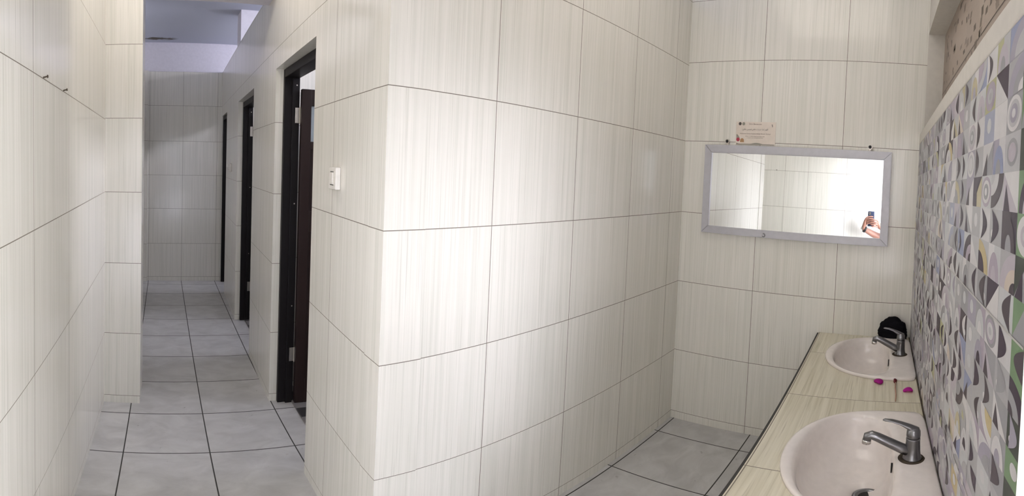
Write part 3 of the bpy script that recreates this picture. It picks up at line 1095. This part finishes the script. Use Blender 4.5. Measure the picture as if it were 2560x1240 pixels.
link('grimy_seam', bm, M_grime, counter)
bm = bmesh.new()
box(bm, KX0 + 0.02, KX0 + 0.11, YG + 0.002, KY1 - 0.03, ZF + 0.0005, ZK - 0.055)
link('end_support', bm, M_plaster2, counter)
bm = bmesh.new()
box(bm, 1.66, 1.74, YG + 0.002, KY1 - 0.06, ZF + 0.0005, ZK - 0.055)
link('middle_support', bm, M_plaster2, counter)

b1 = make_basin('white D-shaped basin nearest the camera, drain visible, on the tiled counter')
b1.location = (SINKS[0][0], 0, ZK)
b2 = copy_tree(b1)
b2['label'] = 'white D-shaped basin farther along the counter, beside the black cloth bundle'
b2.location = (SINKS[1][0], 0, ZK)
b2.scale = (SINKS[1][1], 1, 1)
f1 = make_faucet('chrome single lever faucet on the basin nearest the camera')
f1.location = (1.224, -0.113, ZK + 0.0125)
f2 = copy_tree(f1)
f2['label'] = 'chrome single lever faucet on the farther basin near the back wall'
f2.location = (2.150, -0.113, ZK + 0.0125)

# ------------------------------------------------------------------ small things on the counter
def blob(name, loc, rx, ry, rz, mat, seed, sub=4, amp=0.12, freq=3.0, flat=True):
    from mathutils import noise as mn
    bm = bmesh.new()
    bmesh.ops.create_icosphere(bm, subdivisions=sub, radius=1.0)
    for v_ in bm.verts:
        d_ = v_.co.normalized()
        k = 1 + amp * mn.noise(d_ * freq + Vector((seed, seed * 2, 0))) + amp * 0.4 * mn.noise(d_ * freq * 3 + Vector((0, seed, 3)))
        q = d_ * k
        if flat and q.z < -0.45:
            q.z = -0.45 + (q.z + 0.45) * 0.08
        v_.co = (q.x * rx, q.y * ry, q.z * rz)
    lo_ = min(v_.co.z for v_ in bm.verts)
    for v_ in bm.verts:
        v_.co.z -= lo_
    o = link(name, bm, mat, smooth=True)
    o.location = loc
    return o


bd = blob('cloth_bundle', (2.421, -0.082, ZK + 0.0008), 0.033, 0.074, 0.078, M_cloth, 3, 5, 0.16, 2.2)
tag(bd, 'crumpled black cloth bundle in the corner of the counter by the back wall', 'cloth')


def petal(loc, r, rz, label):
    """A crumpled petal curled up on itself."""
    from mathutils import noise as mn
    bm = bmesh.new()
    n, m_ = 22, 9
    rings = []
    for i in range(1, m_ + 1):
        f = i / m_
        ring = []
        for k in range(n):
            t = 2 * PI * k / n
            wob = 1 + 0.16 * math.sin(3 * t + rz) * f
            curl = math.sin(f * 2.0)
            ring.append(bm.verts.new((r * curl * wob * math.cos(t), r * 0.85 * curl * wob * math.sin(t), -r * (0.55 * (1 - math.cos(f * 2.0)) * (0.8 + 0.25 * math.sin(2 * t + rz))))))
        rings.append(ring)
    c0 = bm.verts.new((0, 0, 0))
    for k in range(n):
        bm.faces.new((c0, rings[0][k], rings[0][(k + 1) % n]))
    for r0, r1 in zip(rings, rings[1:]):
        for k in range(n):
            bm.faces.new((r0[k], r1[k], r1[(k + 1) % n], r0[(k + 1) % n]))
    bmesh.ops.solidify(bm, geom=bm.faces[:], thickness=0.0012)
    lo_ = min(v_.co.z for v_ in bm.verts)
    for v_ in bm.verts:
        v_.co.z -= lo_
    o = link('flower_petal', bm, M_pink, smooth=True)
    o.location = loc
    o.rotation_euler = (0, 0, rz)
    tag(o, label, 'petal', 'fallen petals on the counter')


petal((1.818, -0.017, ZK + 0.0005), 0.020, 0.6, 'magenta petal on the counter just below the rim of the far basin')
petal((1.745, -0.131, ZK + 0.0005), 0.019, 1.9, 'magenta petal on the counter close to the patterned wall')
root = empty('flower_pistil', (1.815, -0.084, ZK))
tag(root, 'dark red flower pistil with a pale brown stem lying between the petals', 'flower')
bm = bmesh.new()
tube(bm, [(0.002, 0, 0.007), (0.012, 0.001, 0.008), (0.026, 0, 0.0075), (0.032, 0, 0.007)], [0.004, 0.0095, 0.008, 0.003], 14, squash=[(1, 0.75)] * 4)
link('flower_head', bm, M_red, root, smooth=True)
bm = bmesh.new()
tube(bm, [(0.003, 0, 0.006), (-0.05, 0.002, 0.004), (-0.11, 0.001, 0.0035), (-0.17, 0.004, 0.003)], [0.0028, 0.0028, 0.0026, 0.0022], 10)
link('flower_stem', bm, M_stem, root, smooth=True)

# ------------------------------------------------------------------ the person taking the picture (seen in the mirror)
M_skin = simple('brown_skin', (0.30, 0.145, 0.10), 0.5)
M_shirt = simple('charcoal_shirt', (0.03, 0.03, 0.035), 0.9)
M_trouser = simple('dark_blue_trousers', (0.03, 0.035, 0.06), 0.9)
M_shoe = simple('black_shoe', (0.02, 0.02, 0.02), 0.5)
M_hair = simple('black_hair', (0.012, 0.01, 0.01), 0.6)


def skin_mesh(name, V, E_, mat, parent=None, root=None, sub=1):
    """V: name -> (point, radius) or (point, (rx, ry)); grown with a Skin modifier, then frozen to a mesh."""
    keys = list(V)
    me = bpy.data.meshes.new(name)
    me.from_pydata([V[k][0] for k in keys], [(keys.index(a), keys.index(b_)) for a, b_ in E_], [])
    o = bpy.data.objects.new(name, me)
    C.objects.link(o)
    md = o.modifiers.new('skin', 'SKIN')
    md.use_smooth_shade = True
    for k, d_ in zip(keys, me.skin_vertices[0].data):
        r = V[k][1]
        d_.radius = r if isinstance(r, tuple) else (r, r)
        d_.use_root = (k == root)
    ms = o.modifiers.new('sub', 'SUBSURF')
    ms.levels = ms.render_levels = sub
    bpy.context.view_layer.update()
    new = bpy.data.meshes.new_from_object(o.evaluated_get(bpy.context.evaluated_depsgraph_get()))
    o.modifiers.clear()
    o.data = new
    bpy.data.meshes.remove(me)
    new.name = name
    new.materials.clear()
    new.materials.append(mat)
    for p in new.polygons:
        p.use_smooth = True
    if parent is not None:
        o.parent = parent
    return o


G0 = ZF - 0.02
B = {'pelvis': ((0.015, -0.575, -0.60), (0.145, 0.105)), 'waist': ((0.01, -0.575, -0.42), (0.125, 0.095)), 'chest': ((0.0, -0.57, -0.25), (0.15, 0.105)),
     'collar': ((-0.005, -0.565, -0.125), (0.10, 0.07)), 'neck': ((0.0, -0.555, -0.055), 0.052), 'jaw': ((0.02, -0.53, 0.01), (0.066, 0.072)),
     'face': ((0.02, -0.525, 0.075), (0.078, 0.09)), 'crown': ((0.01, -0.54, 0.135), (0.062, 0.072))}
BE = [('pelvis', 'waist'), ('waist', 'chest'), ('chest', 'collar'), ('collar', 'neck'), ('neck', 'jaw'), ('jaw', 'face'), ('face', 'crown')]


def chain(pre, items, start=None):
    prev = start
    for k, p, r in items:
        if pre[0] in 'lr' and pre[1:2] != 'l':
            drop = {'sh': 0, 'ua': 0.02, 'el': 0.05}.get(k, 0.068)
            p = (p[0], p[1], p[2] - drop)
        B[pre + k] = (p, r)
        if prev:
            BE.append((prev, pre + k))
        prev = pre + k
    return prev


chain('l', [('sh', (-0.155, -0.50, -0.145), 0.055), ('ua', (-0.21, -0.36, -0.27), 0.046), ('el', (-0.245, -0.10, -0.40), 0.040), ('fa', (-0.215, 0.07, -0.345), 0.040), ('wr', (-0.168, 0.205, -0.277), (0.025, 0.032)), ('pm', (-0.152, 0.205, -0.222), (0.020, 0.036))], 'collar')
chain('r', [('sh', (0.135, -0.63, -0.145), 0.055), ('ua', (0.13, -0.50, -0.29), 0.046), ('el', (0.06, -0.31, -0.42), 0.040), ('fa', (-0.035, -0.16, -0.36), 0.038), ('wr', (-0.120, -0.035, -0.292), (0.025, 0.030)), ('pm', (-0.128, 0.03, -0.245), (0.020, 0.036))], 'collar')
for q in range(4):
    zz = -0.150 - 0.0215 * q
    ln_ = (0.004, 0.0, 0.003, 0.016)[q]
    chain('lf%d' % q, [('a', (-0.138, 0.182, zz - 0.012), 0.0105), ('b', (-0.122, 0.158, zz), 0.0092), ('c', (-0.1215, 0.128, zz + 0.004), 0.0084), ('d', (-0.1245, 0.102 + ln_, zz + 0.004), 0.0070)], 'lpm')
    z2 = -0.176 - 0.0215 * q
    chain('rf%d' % q, [('a', (-0.118, 0.052, z2 - 0.010), 0.0105), ('b', (-0.101, 0.082, z2), 0.0092), ('c', (-0.101, 0.112, z2 - 0.006), 0.0084), ('d', (-0.104, 0.137 - ln_, z2 - 0.010), 0.0070)], 'rpm')
chain('lt', [('a', (-0.168, 0.192, -0.222), 0.0125), ('b', (-0.168, 0.168, -0.190), 0.0108), ('c', (-0.160, 0.150, -0.165), 0.0085)], 'lpm')
chain('rt', [('a', (-0.150, 0.045, -0.246), 0.0125), ('b', (-0.166, 0.075, -0.222), 0.0108), ('c', (-0.162, 0.105, -0.205), 0.0085)], 'rpm')
chain('ll', [('h', (-0.075, -0.55, -0.70), 0.085), ('k', (-0.07, -0.53, -1.02), 0.055), ('c', (-0.07, -0.56, -1.20), 0.050), ('a', (-0.07, -0.57, G0 + 0.075), 0.036), ('t', (-0.05, -0.46, G0 + 0.035), (0.036, 0.026))], 'pelvis')
chain('rl', [('h', (0.10, -0.62, -0.70), 0.085), ('k', (0.11, -0.61, -1.02), 0.055), ('c', (0.11, -0.64, -1.20), 0.050), ('a', (0.11, -0.65, G0 + 0.075), 0.036), ('t', (0.15, -0.55, G0 + 0.035), (0.036, 0.026))], 'pelvis')
body = skin_mesh('person', B, BE, M_skin, root='pelvis', sub=1)
tag(body, 'person in a charcoal shirt holding up a phone with both hands, seen in the mirror', 'person')


def grow(ks, k_, edges, extra=None):
    V = {}
    for k in ks:
        p, r = B[k]
        V[k] = (p, tuple(x_ * k_ + 0.006 for x_ in r) if isinstance(r, tuple) else r * k_ + 0.006)
    if extra:
        V.update(extra)
    return V, edges


V, E2 = grow(['pelvis', 'waist', 'chest', 'collar', 'lsh', 'lua', 'rsh', 'rua'], 1.12, [('pelvis', 'waist'), ('waist', 'chest'), ('chest', 'collar'), ('collar', 'lsh'), ('lsh', 'lua'), ('collar', 'rsh'), ('rsh', 'rua')])
V['hem'] = ((0.016, -0.575, -0.73), (0.185, 0.145))
V['pelvis'] = ((0.015, -0.575, -0.58), (0.178, 0.138))
V['waist'] = ((0.01, -0.575, -0.42), (0.155, 0.125))
E2.append(('pelvis', 'hem'))
V['lcuff'] = ((-0.24, -0.15, -0.415), 0.056)
V['rcuff'] = ((0.075, -0.35, -0.435), 0.056)
E2 += [('lua', 'lcuff'), ('rua', 'rcuff')]
skin_mesh('shirt', V, E2, M_shirt, body, root='chest')
V, E2 = grow(['pelvis', 'llh', 'llk', 'llc', 'lla', 'rlh', 'rlk', 'rlc', 'rla'], 1.12, [('pelvis', 'llh'), ('llh', 'llk'), ('llk', 'llc'), ('llc', 'lla'), ('pelvis', 'rlh'), ('rlh', 'rlk'), ('rlk', 'rlc'), ('rlc', 'rla')])
V['top'] = ((0.012, -0.575, -0.50), (0.150, 0.112))
V['pelvis'] = ((0.015, -0.575, -0.62), (0.155, 0.118))
E2.append(('top', 'pelvis'))
skin_mesh('trousers', V, E2, M_trouser, body, root='pelvis')
for p in ('ll', 'rl'):
    a, t_ = Vector(B[p + 'a'][0]), Vector(B[p + 't'][0])
    dr = (t_ - a)
    dr.z = 0
    dr.normalize()
    heel, mid, toe = a - dr * 0.035, a + dr * 0.06, a + dr * 0.165
    skin_mesh('shoe', {'h': ((heel.x, heel.y, G0 + 0.042), (0.042, 0.040)), 'm': ((mid.x, mid.y, G0 + 0.038), (0.044, 0.036)), 't': ((toe.x, toe.y, G0 + 0.030), (0.038, 0.027))}, [('h', 'm'), ('m', 't')], M_shoe, body, root='h')
hair = blob('hair', (0.005, -0.553, 0.045), 0.088, 0.094, 0.092, M_hair, 5, 4, 0.05, 3.0, flat=True)
hair.parent = body
fd_ = Vector((0.22, 0.975, 0)).normalized()
sd_ = Vector((fd_.y, -fd_.x, 0))
fc = Vector((0.02, -0.525, 0.06))
bm = bmesh.new()
tube(bm, [fc + fd_ * 0.078 + Vector((0, 0, 0.018)), fc + fd_ * 0.092 + Vector((0, 0, -0.004)), fc + fd_ * 0.100 + Vector((0, 0, -0.022)), fc + fd_ * 0.080 + Vector((0, 0, -0.030))], [0.007, 0.009, 0.013, 0.008], 12)
link('nose', bm, M_skin, body, smooth=True)
bm = bmesh.new()
tube(bm, [fc + fd_ * 0.074 + sd_ * -0.024 + Vector((0, 0, -0.053)), fc + fd_ * 0.084 + Vector((0, 0, -0.052)), fc + fd_ * 0.074 + sd_ * 0.024 + Vector((0, 0, -0.053))], [0.003, 0.007, 0.003], 10)
link('mouth', bm, simple('lips', (0.36, 0.13, 0.11), 0.5), body, smooth=True)
M_eye = simple('eye_white', (0.8, 0.8, 0.78), 0.2)
for sg in (-1, 1):
    p = fc + fd_ * 0.075 + sd_ * 0.031 * sg + Vector((0, 0, 0.014))
    bm = bmesh.new()
    bmesh.ops.create_icosphere(bm, subdivisions=2, radius=0.0115, matrix=Matrix.Translation(p))
    ey = link('eye', bm, M_eye, body, smooth=True)
    bm = bmesh.new()
    bmesh.ops.create_icosphere(bm, subdivisions=2, radius=0.0052, matrix=Matrix.Translation(p + fd_ * 0.0085))
    link('iris', bm, M_dark, ey, smooth=True)
    bm = bmesh.new()
    p = fc + sd_ * 0.083 * sg - fd_ * 0.005 + Vector((0, 0, -0.008))
    bmesh.ops.create_icosphere(bm, subdivisions=2, radius=1.0, matrix=Matrix.Translation(p) @ Matrix.Diagonal((0.012, 0.018, 0.03, 1)))
    link('ear', bm, M_skin, body, smooth=True)
# wristwatch on the left wrist
wp_, wd_ = Vector(B['lwr'][0]), (Vector(B['lwr'][0]) - Vector(B['lfa'][0])).normalized()
bm = bmesh.new()
cwp = wp_ - wd_ * 0.012
tube(bm, [cwp - wd_ * 0.011, cwp - wd_ * 0.010, cwp + wd_ * 0.010, cwp + wd_ * 0.011], [0.031, 0.0345, 0.0345, 0.031], 24)
wt = link('wristwatch', bm, M_dark, body, smooth=True)
bm = bmesh.new()
cn = Vector((0.25, 0.75, 0.35)).normalized()
tube(bm, [cwp + cn * 0.030, cwp + cn * 0.042], [0.018, 0.017], 24)
link('watch_face', bm, M_steel, wt, smooth=True)

# the phone
ph = empty('phone', (-0.135, 0.130, -0.238))
tag(ph, 'dark blue phone held upright in two hands, reflected in the mirror', 'phone')
M_phone = simple('dark_blue_phone_back', (0.025, 0.035, 0.07), 0.25)
M_lens = simple('black_camera_glass', (0.008, 0.008, 0.01), 0.1)
bm = bmesh.new()
box(bm, -0.0042, 0.0042, -0.036, 0.036, -0.078, 0.078, bevel=0.0035)
link('phone_case', bm, M_phone, ph)
bm = bmesh.new()
box(bm, 0.0040, 0.0060, 0.002, 0.030, 0.036, 0.070, bevel=0.0008)
link('camera_plate', bm, M_lens, ph)
for zq in (0.045, 0.061):
    bm = bmesh.new()
    tube(bm, [(0.0055, 0.016, zq), (0.0072, 0.016, zq)], [0.006, 0.006], 18)
    link('camera_lens', bm, M_steel, ph)
bm = bmesh.new()
box(bm, -0.0046, -0.0042, -0.033, 0.033, -0.074, 0.074)
link('phone_screen', bm, M_lens, ph)
